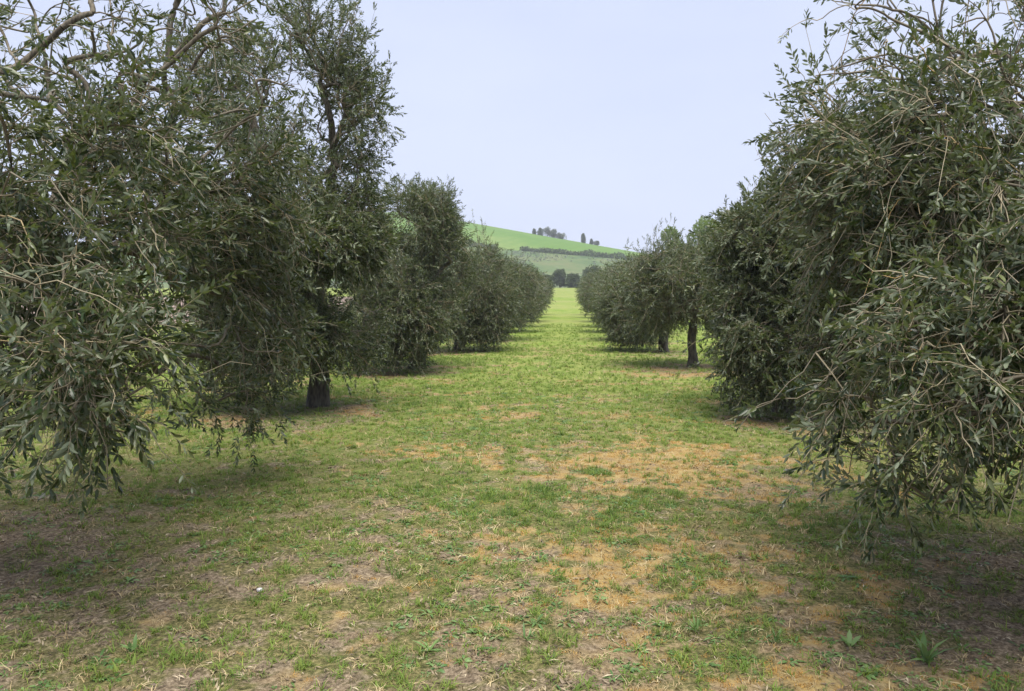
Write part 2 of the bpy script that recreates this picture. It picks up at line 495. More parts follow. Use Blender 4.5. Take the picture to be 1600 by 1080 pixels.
def ground_material():
    m, nt = new_mat('orchard_ground')
    lk = nt.links
    a = attr(nt, 'masks')
    sepc = N(nt, 'ShaderNodeSeparateColor'); lk.new(a.outputs['Color'], sepc.inputs[0])
    g, o, s = sepc.outputs[0], sepc.outputs[1], sepc.outputs[2]
    n1 = noise(nt, 9, 6, 0.7); n2 = noise(nt, 42, 6, 0.78); n3 = noise(nt, 1.1, 4, 0.6); n4 = noise(nt, 0.09, 5, 0.6)
    soil = ramp(nt, n2.outputs[0], [(0.34, (0.060, 0.047, 0.032)), (0.5, (0.18, 0.145, 0.10)), (0.66, (0.38, 0.32, 0.235))])
    soil = mixc(nt, ramp(nt, n1.outputs[0], [(0.42, (0, 0, 0)), (0.62, (0.8, 0.8, 0.8))]), soil, (0.22, 0.175, 0.115))
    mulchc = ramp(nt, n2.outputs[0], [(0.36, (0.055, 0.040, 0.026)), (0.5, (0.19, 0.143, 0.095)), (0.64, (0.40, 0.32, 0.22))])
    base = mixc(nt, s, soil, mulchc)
    mossc = ramp(nt, n1.outputs[0], [(0.3, (0.26, 0.17, 0.06)), (0.5, (0.38, 0.265, 0.10)), (0.72, (0.42, 0.34, 0.15))])
    base = mixc(nt, math_(nt, 'MULTIPLY', o, ramp(nt, n2.outputs[0], [(0.3, (0.35,) * 3), (0.55, (0.95,) * 3)])), base, mossc)
    grassc = ramp(nt, math_(nt, 'ADD', math_(nt, 'MULTIPLY', n3.outputs[0], 0.6), math_(nt, 'MULTIPLY', n1.outputs[0], 0.4)),
                  [(0.33, (0.10, 0.175, 0.026)), (0.47, (0.150, 0.220, 0.034)), (0.60, (0.235, 0.262, 0.066)), (0.72, (0.36, 0.33, 0.13))])
    grassc = mixc(nt, ramp(nt, n4.outputs[0], [(0.4, (0, 0, 0)), (0.62, (0.6, 0.6, 0.6))]), grassc, (0.255, 0.26, 0.095))
    nearf = N(nt, 'ShaderNodeSeparateXYZ'); tcg = N(nt, 'ShaderNodeTexCoord'); lk.new(tcg.outputs['Object'], nearf.inputs[0])
    mr = N(nt, 'ShaderNodeMapRange'); mr.inputs[1].default_value = 4; mr.inputs[2].default_value = 15; mr.inputs[3].default_value = 0.92; mr.inputs[4].default_value = 0.0
    lk.new(nearf.outputs[1], mr.inputs[0])
    thatch = ramp(nt, n2.outputs[0], [(0.36, (0.040, 0.040, 0.018)), (0.5, (0.125, 0.112, 0.048)), (0.64, (0.31, 0.26, 0.12))])
    grassc = mixc(nt, mr.outputs[0], grassc, thatch)
    thr = math_(nt, 'SUBTRACT', math_(nt, 'MULTIPLY', g, 1.5), n2.outputs[0])
    cfac = ramp(nt, thr, [(0.0, (0, 0, 0)), (0.35, (1, 1, 1))])
    base = mixc(nt, cfac, base, grassc)
    sepa = attr(nt, 'earth')
    base = mixc(nt, sepa.outputs['Fac'], base, ramp(nt, n1.outputs[0], [(0.3, (0.20, 0.145, 0.12)), (0.7, (0.32, 0.245, 0.21))]))
    p = N(nt, 'ShaderNodeBsdfPrincipled'); p.inputs['Roughness'].default_value = 0.95
    p.inputs['Specular IOR Level'].default_value = 0.15
    lk.new(base, p.inputs['Base Color'])
    b = N(nt, 'ShaderNodeBump'); b.inputs['Strength'].default_value = 0.8; b.inputs['Distance'].default_value = 0.02
    lk.new(n2.outputs[0], b.inputs['Height']); lk.new(b.outputs[0], p.inputs['Normal'])
    out = N(nt, 'ShaderNodeOutputMaterial'); lk.new(p.outputs[0], out.inputs[0])
    return m

ground = mesh_obj('ground', np.stack([GX.ravel(), GY.ravel(), GZ.ravel()], -1), Fg, ground_material(), smooth=True)
prop(ground, 'mown orchard grass with orange dry patches and brown earth', 'ground', kind='structure')
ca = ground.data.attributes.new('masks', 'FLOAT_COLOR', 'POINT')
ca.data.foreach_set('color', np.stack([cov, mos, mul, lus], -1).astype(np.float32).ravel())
ca = ground.data.attributes.new('earth', 'FLOAT', 'POINT'); ca.data.foreach_set('value', ear.astype(np.float32))

# ---------------------------------------------------------------- hill behind
def hill_z(x, y):
    ridge = 49.5 - 0.0045 * np.clip(-(x + 85), 0, 1e9) ** 1.62 * 1.0 - 0.165 * np.clip(x + 95, 0, 1e9) - 0.00012 * np.clip(x + 95, 0, 1e9) ** 2
    ridge = np.maximum(ridge, 4 + 3 * vn(x * 0.01, x * 0 + 2.0, 5))
    t = sstep(190, 430, y)
    prof = 0.30 * np.clip((y - 190) / 240, 0, 1) + 0.70 * t
    z = 2.2 + (ridge - 2.2) * prof
    z = z - sstep(430, 700, y) * 30 - (1 - sstep(183, 193, y)) * 6
    return z + 0.8 * (fbm(x * 0.02, y * 0.02, 31, 3) - 0.5)
hx = np.concatenate([np.arange(-700, -200, 12), np.arange(-200, 160, 4), np.arange(160, 700, 12)])
hy = np.concatenate([np.arange(176, 460, 4), np.arange(460, 760, 15)])
HX, HY = np.meshgrid(hx, hy)
HZ = hill_z(HX, HY)
ih = np.arange(HX.size).reshape(HX.shape)
Fh = np.stack([ih[:-1, :-1], ih[:-1, 1:], ih[1:, 1:], ih[1:, :-1]], -1).reshape(-1, 4)
def hedge_y(x):
    return 316 - 0.02 * x + 5 * np.sin(x * 0.03)
def hill_material():
    m, nt = new_mat('hill_field')
    lk = nt.links
    f = attr(nt, 'lower').outputs['Fac']
    n1 = noise(nt, 0.02, 6, 0.65); n2 = noise(nt, 0.35, 5, 0.7); n3 = noise(nt, 0.06, 6, 0.75)
    wv = N(nt, 'ShaderNodeTexWave'); wv.inputs['Scale'].default_value = 0.055; wv.inputs['Distortion'].default_value = 1.2; wv.inputs['Detail'].default_value = 3
    tcw = N(nt, 'ShaderNodeTexCoord'); mpw = N(nt, 'ShaderNodeMapping'); mpw.inputs['Rotation'].default_value = (0, 0, 0.25); lk.new(tcw.outputs['Object'], mpw.inputs[0]); lk.new(mpw.outputs[0], wv.inputs['Vector'])
    crop = ramp(nt, math_(nt, 'ADD', math_(nt, 'MULTIPLY', n1.outputs[0], 0.7), math_(nt, 'MULTIPLY', n2.outputs[0], 0.3)),
                [(0.34, (0.075, 0.165, 0.024)), (0.5, (0.105, 0.185, 0.036)), (0.66, (0.175, 0.225, 0.065))])
    crop = mixc(nt, math_(nt, 'MULTIPLY', wv.outputs['Fac'], 0.22), crop, (0.07, 0.15, 0.03))
    rough = ramp(nt, math_(nt, 'ADD', math_(nt, 'MULTIPLY', n3.outputs[0], 0.75), math_(nt, 'MULTIPLY', n2.outputs[0], 0.25)),
                 [(0.36, (0.055, 0.095, 0.045)), (0.48, (0.095, 0.140, 0.055)), (0.60, (0.135, 0.150, 0.070)), (0.72, (0.11, 0.155, 0.10))])
    c = mixc(nt, f, crop, rough)
    p = N(nt, 'ShaderNodeBsdfPrincipled'); p.inputs['Roughness'].default_value = 1.0
    p.inputs['Specular IOR Level'].default_value = 0.1
    lk.new(c, p.inputs['Base Color'])
    out = N(nt, 'ShaderNodeOutputMaterial'); lk.new(p.outputs[0], out.inputs[0])
    return m
hill = mesh_obj('hill', np.stack([HX.ravel(), HY.ravel(), HZ.ravel()], -1), Fh, hill_material(), smooth=True)
prop(hill, 'smooth green crop hill with scrubby lower slope', 'hill', kind='structure')
low = 1 - sstep(-2, 2, HY.ravel() - hedge_y(HX.ravel()))
ha = hill.data.attributes.new('lower', 'FLOAT', 'POINT'); ha.data.foreach_set('value', low.astype(np.float32))

# ---------------------------------------------------------------- generic bushy plants far away
def bush(name, x, y, z, w, h, n, leafmat, label, cat, group, seed, trunk=0.0, lean=0.8, leafs=1.0, flat=1.0, col=False):
    rng = np.random.default_rng(seed)
    root = thing(name, (x, y, z), label, cat, group)
    # stems
    ns = 5
    P = np.zeros((ns, 5, 3)); 
    for i in range(ns):
        a = rng.uniform(0, 2 * np.pi); r = rng.uniform(0.1, 0.35) * w
        t = np.linspace(0, 1, 5)
        P[i, :, 0] = math.cos(a) * r * t ** 1.5; P[i, :, 1] = math.sin(a) * r * t ** 1.5
        P[i, :, 2] = -0.1 + t * (trunk + (h - trunk) * 0.75)
    rad = np.linspace(0.035, 0.008, 5)[None] * np.full((ns, 1), h * 0.5)
    V, F = tubes(P, rad, 5)
    mesh_obj('trunk' if trunk > 0.2 else 'stem', V, F, M['branch'], root)
    n = int(n * 1.7); leafs *= 0.72
    # crown: clumps
    nc = 14 if not col else 10
    if col:
        C = np.stack([rng.normal(0, .06, nc) * w, rng.normal(0, .06, nc) * w, trunk + (h - trunk) * np.linspace(0.08, 0.9, nc)], -1)
        cr = w * 0.42 * np.sin(np.pi * np.clip(np.linspace(0.2, 0.93, nc), 0, 1)) ** 0.7
    else:
        a = rng.uniform(0, 2 * np.pi, nc); rr = np.sqrt(rng.random(nc)) * w * 0.33
        zz = rng.random(nc)
        C = np.stack([np.cos(a) * rr * (1 - 0.4 * zz), np.sin(a) * rr * (1 - 0.4 * zz), trunk + (h - trunk) * (0.2 + 0.62 * zz)], -1)
        cr = w * rng.uniform(0.13, 0.24, nc)
    k = rng.integers(0, nc, n)
    d = norm(rng.normal(0, 1, (n, 3)))
    rad = cr[k] * rng.random(n) ** 0.4
    Pt = C[k] + d * rad[:, None] * np.array([1, 1, flat])
    Pt[:, 2] = np.clip(Pt[:, 2], 0.05 * h, h * 1.02)
    D = d + np.array([0, 0, 0.2]) + rng.normal(0, 0.4, (n, 3))
    scatter_obj('foliage', PROTO_SHRUB, [leafmat, M['twig']], Pt, dir_euler(D, rng.normal(0, 1, n)),
                rng.uniform(0.6, 1.3, n) * leafs, rng.integers(0, len(PROTO_SHRUB), n), root)
    return root

FAR = True
if FAR:
    KR = 0.68
    g = 'trees on the ridge of the green hill'
    for i, (px, d, w, h, lab, col) in enumerate([
            (-18.0, 412, 2.6, 4.6, 'slim dark cypress at the left end of the ridge clump', True),
            (-14.5, 410, 4.6, 6.0, 'pointed grey tree second from left in the ridge clump', True),
            (-10.6, 411, 8.4, 8.8, 'tallest broad grey tree in the middle of the ridge clump', False),
            (-7.2, 409, 7.0, 7.2, 'rounded grey tree right of the tallest one on the ridge', False),
            (-3.2, 409, 8.0, 5.6, 'low wide grey tree at the right end of the ridge clump', False),
            (9.0, 405, 3.4, 8.0, 'lone dark upright cypress on the ridge right of the clump', True),
            (13.2, 404, 2.2, 4.6, 'small thin tree just right of the lone ridge cypress', True),
            (15.8, 404, 5.0, 4.6, 'small bushy tree furthest right on the hill ridge', False)]):
        bush('cypress_tree' if col else 'ridge_tree', px, d, float(hill_z(np.array(px), np.array(d))) - 0.3, w * (KR + .15), h * KR, 900, M['grey_leaf'] if not col else M['shrub_leaf'],
             lab, 'tree', g, 100 + i, trunk=0.0, leafs=0.8, col=col)
    # hedgerow across the hill
    rng = np.random.default_rng(9)
    hxs = np.arange(-130, 60, 0.55)
    keep = vn(hxs * 0.08, hxs * 0, 3) > 0.22
    hxs = hxs[keep]
    rep = 26
    X = np.repeat(hxs, rep) + rng.normal(0, .5, len(hxs) * rep)
    Yh = hedge_y(X) + rng.normal(0, .8, len(X))
    hh = 1.1 + 2.0 * vn(X * 0.22, X * 0, 12) ** 2
    Z = hill_z(X, Yh) + rng.random(len(X)) * hh
    hroot = thing('hedgerow', (-35, float(hedge_y(-35.0)), float(hill_z(np.array(-35.0), np.array(317.0)))),
                  'long thin dark hedge line crossing the green hillside', 'hedge')
    Ph = np.stack([X, Yh, Z], -1) - np.array(hroot.location)
    scatter_obj('foliage', PROTO_SHRUB, [M['shrub_leaf'], M['twig']], Ph, dir_euler(rng.normal(0, 1, (len(X), 3)), rng.normal(0, 1, len(X))),
                rng.uniform(0.8, 1.4, len(X)), rng.integers(0, 3, len(X)), hroot)
    # scrub scattered on the lower slope
    n = 14000
    X = rng.uniform(-140, 70, n); Yh = rng.uniform(192, 308, n)
    dens = fbm(X * 0.06, Yh * 0.05, 21, 4)
    k = (dens > 0.49) & (rng.random(n) < 0.9)
    X, Yh = X[k], Yh[k]
    Z = hill_z(X, Yh) + rng.random(len(X)) * 0.7
    prop(scatter_obj('scrub', PROTO_SHRUB, [M['grey_leaf'], M['twig']], np.stack([X, Yh, Z], -1), dir_euler(rng.normal(0, 1, (len(X), 3)), rng.normal(0, 1, len(X))),
                rng.uniform(0.7, 1.6, len(X)), rng.integers(0, 3, len(X))), 'low grey green scrub covering the lower hill slope', 'scrub', kind='stuff')
    # shrub belt at the end of the orchard
    g = 'shrubs at the far end of the orchard'
    labs = ['dark green shrub at the foot of the hill, behind the left olive row',
            'rounded shrub at the foot of the hill, showing above the last left olive',
            'bluish green shrub just left of the grass lane end',
            'low dull shrub at the very end of the grass lane, on its left',
            'brightest green rounded shrub at the middle of the lane end',
            'dark shrub at the right of the grass lane end',
            'grey bare looking shrub above the last right olive',
            'shrub behind the right olive row at the hill foot',
            'leafy shrub further right behind the right olive row']
    sh = [(-22, 184, 9, 6.2, 0), (-15.5, 182, 7.5, 6.6, 0), (-10, 181, 6, 4.4, 1), (-4.9, 178, 5.6, 2.7, 1), (-1.6, 179, 4.4, 4.7, 0),
          (1.7, 177, 5.0, 3.0, 1), (6.5, 180, 7, 5.4, 1), (13, 182, 8, 6.0, 0), (21, 184, 9, 7.0, 0)]
    for i, (x, y, w, h, gm) in enumerate(sh):
        bush('shrub', x, y, float(terrain(np.array(float(x)), np.array(float(y)))) - 0.1, w, h, 1500, M['shrub_leaf'], labs[i], 'shrub', g, 200 + i, leafs=0.9)
    # pale spring trees behind the right row
    g = 'pale green trees behind the right olive row'
    for i, (x, y, w, h, lab) in enumerate([
            (12.4, 84, 5.4, 9.0, 'pale green spring tree leftmost behind the right olive row'),
            (15.6, 82, 6.0, 10.2, 'taller pale green spring tree behind the right olive row'),
            (20.0, 84, 6.4, 10.0, 'pale green spring tree mostly hidden behind the big right olives'),
            (25.5, 88, 7.0, 8.0, 'rightmost pale green tree hidden behind the near right olive')]):
        bush('broadleaf_tree', x, y, float(terrain(np.array(x), np.array(float(y)))), w, h, 3200, M['spring_leaf'], lab, 'tree', g, 300 + i, trunk=1.2, leafs=0.62)

# ---------------------------------------------------------------- olive trees
VIEW_YAW = R(4.21)
def olive(base, fork, lobes, n_attr, strands, sprigs, seed, label, near=2, bare=0.0, sprouts=(), trunk_r=0.11, lean=(0, 0), wild=0.0, picks=0, sc=1.0):
    rng = np.random.default_rng(seed)
    bx, by = base
    bz = float(ground_z(np.array(bx), np.array(by)))
    root = thing('olive_tree', (bx, by, bz), label, 'tree', 'olive trees in the two rows')
    org = np.array([bx, by, bz])
    # attractors inside the lobes, biased to the shell
    lob = np.array(lobes, float)
    vol = lob[:, 3] * lob[:, 4] * lob[:, 5]
    w = vol ** 0.55; w /= w.sum()
    pts = []
    k = rng.choice(len(lob), n_attr * 2, p=w)
    d = norm(rng.normal(0, 1, (n_attr * 2, 3)))
    rr = rng.random(n_attr * 2) ** 0.42
    A = lob[k, :3] + d * rr[:, None] * lob[k, 3:6] * 0.93
    nb = fbm(A[:, 0] * 1.1 + A[:, 2] * 0.9, A[:, 1] * 1.1 - A[:, 2] * 0.8, seed, 2)
    A = A[(nb > (0.43 if near == 2 else 0.33 if near else 0.28))][:n_attr]                     # gaps in the crown
    F0 = np.array([bx + lean[0], by + lean[1], bz + fork])
    # trunk
    nt_ = 22
    t = np.linspace(0, 1, nt_)
    T = np.array([bx, by, bz - 0.12])[None] * (1 - t)[:, None] + F0[None] * t[:, None]
    wob = 0.035 * np.sin(t * 5 + seed) * np.sin(np.pi * t); T[:, 0] += wob; T[:, 1] += wob * 0.6
    nodes = [F0]; par = [-1]; plen = [0.0]
    order = np.argsort(np.linalg.norm(A - F0, axis=1))
    Nd = np.zeros((len(A) + 40, 3)); Nd[0] = F0; Pl = np.zeros(len(A) + 40); par = np.full(len(A) + 40, -1); cnt = 1
    # primary limbs
    nl = 4 if near else 3
    a0 = rng.uniform(0, 2 * np.pi)
    prim = []
    for i in range(nl):
        a = a0 + i * 2 * np.pi / nl + rng.uniform(-0.4, 0.4)
        tgt = lob[0, :3] + np.array([math.cos(a) * lob[0, 3] * 0.5, math.sin(a) * lob[0, 4] * 0.5, lob[0, 5] * rng.uniform(-0.15, 0.35)])
        prev = 0; p = F0
        for s in (0.33, 0.66, 1.0):
            q = F0 + (tgt - F0) * s + np.array([0, 0, 0.12 * math.sin(math.pi * s)]) + rng.normal(0, 0.05, 3)
            Nd[cnt] = q; par[cnt] = prev; Pl[cnt] = Pl[prev] + np.linalg.norm(q - Nd[prev]); prev = cnt; cnt += 1
    for i in order:
        p = A[i]
        dd = np.linalg.norm(Nd[:cnt] - p, axis=1)
        cost = dd + 0.28 * Pl[:cnt]
        cost[0] += 0.6
        q = int(np.argmin(cost))
        Nd[cnt] = p; par[cnt] = q; Pl[cnt] = Pl[q] + dd[q]; cnt += 1
    Nd = Nd[:cnt]; par = par[:cnt]
    leafc = np.ones(cnt)
    for i in np.argsort(-Pl[:cnt]):
        if par[i] >= 0: leafc[par[i]] += leafc[i]
    rad = 0.0042 * sc * leafc ** 0.52
    rad = np.minimum(rad, trunk_r * 0.72)
    # which primary limb does a node belong to
    limb = np.zeros(cnt, int)
    for i in np.argsort(Pl[:cnt]):
        if par[i] == 0: limb[i] = i
        elif par[i] > 0: limb[i] = limb[par[i]]
    ci = np.arange(1, cnt)
    p0 = Nd[par[ci]]; p1 = Nd[ci]
    ln = np.linalg.norm(p1 - p0, axis=1)
    # smooth curve: leave the parent along its own direction
    pd = np.zeros_like(p0)
    gp = par[par[ci]]
    has = gp >= 0
    pd[has] = norm(Nd[par[ci][has]] - Nd[gp[has]])
    pd[~has] = np.array([0, 0, 1.0])
    tt = np.linspace(0, 1, 6)[None, :, None]
    c1 = p0 + pd * (ln * 0.35)[:, None]
    c2 = p1 - norm(p1 - p0 + np.array([0, 0, -0.0])) * (ln * 0.3)[:, None] + np.stack([rng.normal(0, .08, len(ci)), rng.normal(0, .08, len(ci)), np.abs(rng.normal(0, .12, len(ci)))], -1) * ln[:, None]
    Pb = (1 - tt) ** 3 * p0[:, None] + 3 * (1 - tt) ** 2 * tt * c1[:, None] + 3 * (1 - tt) * tt ** 2 * c2[:, None] + tt ** 3 * p1[:, None]
    r0 = np.minimum(rad[par[ci]], rad[ci] * 1.35); r1 = rad[ci]
    Rb = r0[:, None] * (1 - tt[:, :, 0]) + r1[:, None] * tt[:, :, 0]
    # trunk mesh with flared foot and knobbly profile
    sides = 22
    tr = trunk_r * (1 + 0.5 * (1 - t) ** 4 + 0.05 * np.sin(t * 7 + seed) - .1 * t)
    V, F = tubes(T[None], tr[None], sides)
    ang = np.tile(np.arange(sides), nt_) / sides * 2 * np.pi
    zz = np.repeat(t, sides)
    bump = 1 + (0.09 + 0.10 * (1 - zz) ** 3) * np.sin(ang * 3 + zz * 3 + seed) + 0.06 * np.sin(ang * 5 - zz * 7) + 0.30 * (fbm(ang * 2.4 + np.sin(ang), zz * 5 + seed, seed, 3) - .5)
    cc = np.repeat(T, sides, 0)
    V = cc + (V - cc) * bump[:, None]
    mesh_obj('trunk', V - org, F, M['bark'], root, smooth=True)
    # limbs: one object per limb (thick wood), the rest is twig
    thick = r1 > (0.011 if near else 0.016)
    for L_ in np.unique(limb[1:]):
        k = thick & (limb[ci] == L_)
        if k.sum() < 1: continue
        V, F = tubes(Pb[k], Rb[k], 7)
        mesh_obj('branch', V - org, F, M['branch'], root, smooth=True)
    VT, FT, TT = [], [], []; off = 0
    V, F = tubes(Pb[~thick], Rb[~thick], 4 if near else 3)
    VT.append(V); FT.append(F); TT.append(np.full(len(V), 0.12)); off += len(V)
    # strands: leafy shoots that droop
    thin = ci[r1 < 0.02]
    wt_ = np.where(Nd[thin, 2] > 2.6, 0.24, 1.0) if near else np.ones(len(thin))
    src = rng.choice(thin, strands, p=wt_ / wt_.sum())
    # start somewhere along the branch towards src
    u = rng.integers(2, 6, strands)
    S = Pb[src - 1, u]
    out = norm(S - (lob[0, :3] - np.array([0, 0, lob[0, 5] * 0.3])))
    D0 = norm(out * 0.8 + norm(Pb[src - 1, 5] - Pb[src - 1, 3]) * 0.5 + rng.normal(0, 0.75, (strands, 3)))
    Ls = rng.uniform(0.15, 0.52, strands)
    droop = rng.uniform(-0.25, 0.9, strands)
    up = (S[:, 2] > lob[0, 2] + lob[0, 5] * 0.45) & (rng.random(strands) < (0.5 if near else 0.2))
    droop[up] = -rng.uniform(0.1, 0.6, up.sum())
    K = 6
    tk = np.linspace(0, 1, K)
    PS = S[:, None] + D0[:, None] * (Ls[:, None] * tk)[:, :, None]
    PS[:, :, 2] -= (droop * Ls)[:, None] * tk ** 2 * 0.9
    wig = rng.normal(0, 0.011, (strands, K, 3)); wig[:, 0] = 0
    PS += wig
    def inside(Q, grow, add):
        return (((Q[:, None] - lob[None, :, :3]) / (lob[None, :, 3:6] * grow + add)) ** 2).sum(-1).min(1) < 1
    okk = inside(PS[:, -1], 1.0, 0.08) | (inside(PS[:, -1], 1.0, 0.42) & (rng.random(strands) < 0.15))
    PS = PS[okk]; strands = len(PS)
    floor = 0.30 if near == 2 else 0.12
    low_ = PS[:, :, 2] < floor + bz
    PS[:, :, 2] = np.where(low_, floor + bz + (PS[:, :, 2] - floor - bz) * 0.15, PS[:, :, 2])
    # sprouts: upright suckers above the crown
    if len(sprouts):
        E = []
        for (sx, sy, sz, h) in sprouts:
            for j in range(3):
                b0 = np.array([sx, sy, sz]) + rng.normal(0, .06, 3)
                tipp = b0 + np.array([rng.normal(0, .16) * h, rng.normal(0, .16) * h, h * rng.uniform(.6, 1.0)])
                q = b0[None] * (1 - tk)[:, None] + tipp[None] * tk[:, None] + rng.normal(0, .02, (K, 3))
                E.append(q)
        PS = np.concatenate([PS, np.array(E)])
    ns = len(PS)
    RS = np.linspace(0.0040, 0.0016, K)[None] * rng.uniform(0.7, 1.25, (ns, 1)) * (1.0 if near else 1.3)
    V, F = tubes(PS, RS, 3)
    VT.append(V); FT.append(F + off)
    tn = rng.random(ns) ** 1.3
    TT.append(np.repeat(tn, K * 3)); off += len(V)
    V = np.concatenate(VT); 
    prop(mesh_obj('twig', V - org, np.concatenate(FT), M['twig'], root, tone=np.concatenate(TT)), kind='stuff')
    # sprigs on strands
    leafy = rng.random(ns) > bare
    nsp = sprigs
    pos = []; dirs = []
    for j in range(nsp):
        u = 0.12 + 0.88 * (j + rng.random(ns)) / nsp
        f = u * (K - 1); i0 = np.minimum(f.astype(int), K - 2); fr = f - i0
        a_ = PS[np.arange(ns), i0]; b_ = PS[np.arange(ns), i0 + 1]
        pos.append(a_ + (b_ - a_) * fr[:, None])
        dr = norm(b_ - a_)
        last = j == nsp - 1
        side = norm(rng.normal(0, 1, (ns, 3)))
        dd = norm(dr + side * (0.35 if last else 0.95) + np.array([0, 0, 0.0]))
        dirs.append(dd)
    lf = np.tile(leafy, nsp)
    thin_out = rng.random(len(lf)) > 0.08
    nmain = len(lf)
    pos = np.concatenate(pos); dirs = np.concatenate(dirs)
    if len(sprouts):
        isp = np.tile(np.arange(ns) >= strands, nsp)
        dirs[isp] = norm(dirs[isp] + np.array([0, 0, 1.3]))
        lf = lf & ~(isp & (rng.random(len(isp)) < 0.35))
    pos = pos[lf & thin_out]; dirs = dirs[lf & thin_out]
    pos[:, 2] = np.maximum(pos[:, 2], bz + 0.2)
    n = len(pos)
    roll = rng.normal(0, 0.9, n)
    eul = dir_euler(dirs, roll)
    scl = rng.uniform(0.75, 1.2, n) * sc
    protos = PROTO_NEAR if near else PROTO_FAR
    pick = rng.integers(0, len(protos), n)
    keep = np.ones(n, bool)
    if picks:
        # the leaves that show largest are separate parts
        c, s = math.cos(VIEW_YAW), math.sin(VIEW_YAW)
        xx = pos[:, 0] * c + pos[:, 1] * s; yy = -pos[:, 0] * s + pos[:, 1] * c
        vis = (yy > 0.6) & (np.abs(xx / yy) < 0.66) & (np.abs((pos[:, 2] - 1.6) / yy + 0.07) < 0.44)
        dist = np.linalg.norm(pos - np.array([0, 0, 1.6]), axis=1) + (~vis) * 100
        ch = np.argsort(dist)[:picks]
        keep[ch] = False
        made = 0
        lv = [leaf_geo(0.062, 0.0165, f_, c_, 2) for f_, c_ in ((.15, .05), (.3, .2), (.45, .3), (.2, -.08), (.35, .12), (.1, .25))]
        meshes = []
        for v, f in lv:
            o = mesh_obj('leaf', v, f, M['olive_leaf'], link_it=False, tone=np.full(len(v), rng.random()))
            meshes.append(o.data); bpy.data.objects.remove(o)
        from mathutils import Matrix
        SV, SF = [], []; so = 0
        for i in ch:
            m = euler_mat(*eul[i]) * scl[i]
            Ls_ = rng.uniform(0.15, 0.25)
            v, f = tubes(np.array([[[0, 0, 0], [Ls_ / 2, 0, 0], [Ls_, 0, 0]]]), np.array([[.0017, .0013, .0008]]), 3)
            SV.append(v @ m.T + pos[i]); SF.append(f + so); so += len(v)
            for p, lm, l, wd in sprig_leaves(rng, int(rng.integers(5, 8)), Ls_, 0.058 * sc, 0.0165 * sc):
                if made >= 296: break
                me = meshes[int(rng.integers(0, len(meshes)))]
                lo = bpy.data.objects.new('leaf', me)
                M3 = m @ lm
                k1 = l / 0.062; k2 = wd / 0.0165
                M3 = M3 @ np.diag([k1, k2, k2])
                mw = Matrix(((*M3[0], 0), (*M3[1], 0), (*M3[2], 0), (0, 0, 0, 1)))
                mw.translation = tuple(m @ p + pos[i] - org)
                lo.matrix_local = mw
                link(lo); lo.parent = root; made += 1
        prop(mesh_obj('stem', np.concatenate(SV) - org, np.concatenate(SF), M['twig'], root, tone=np.full(so, 0.6)), kind='stuff')
    scatter_obj('foliage', protos, [M['olive_leaf'], M['twig']], pos[keep] - org, eul[keep], scl[keep], pick[keep], root)
    return root

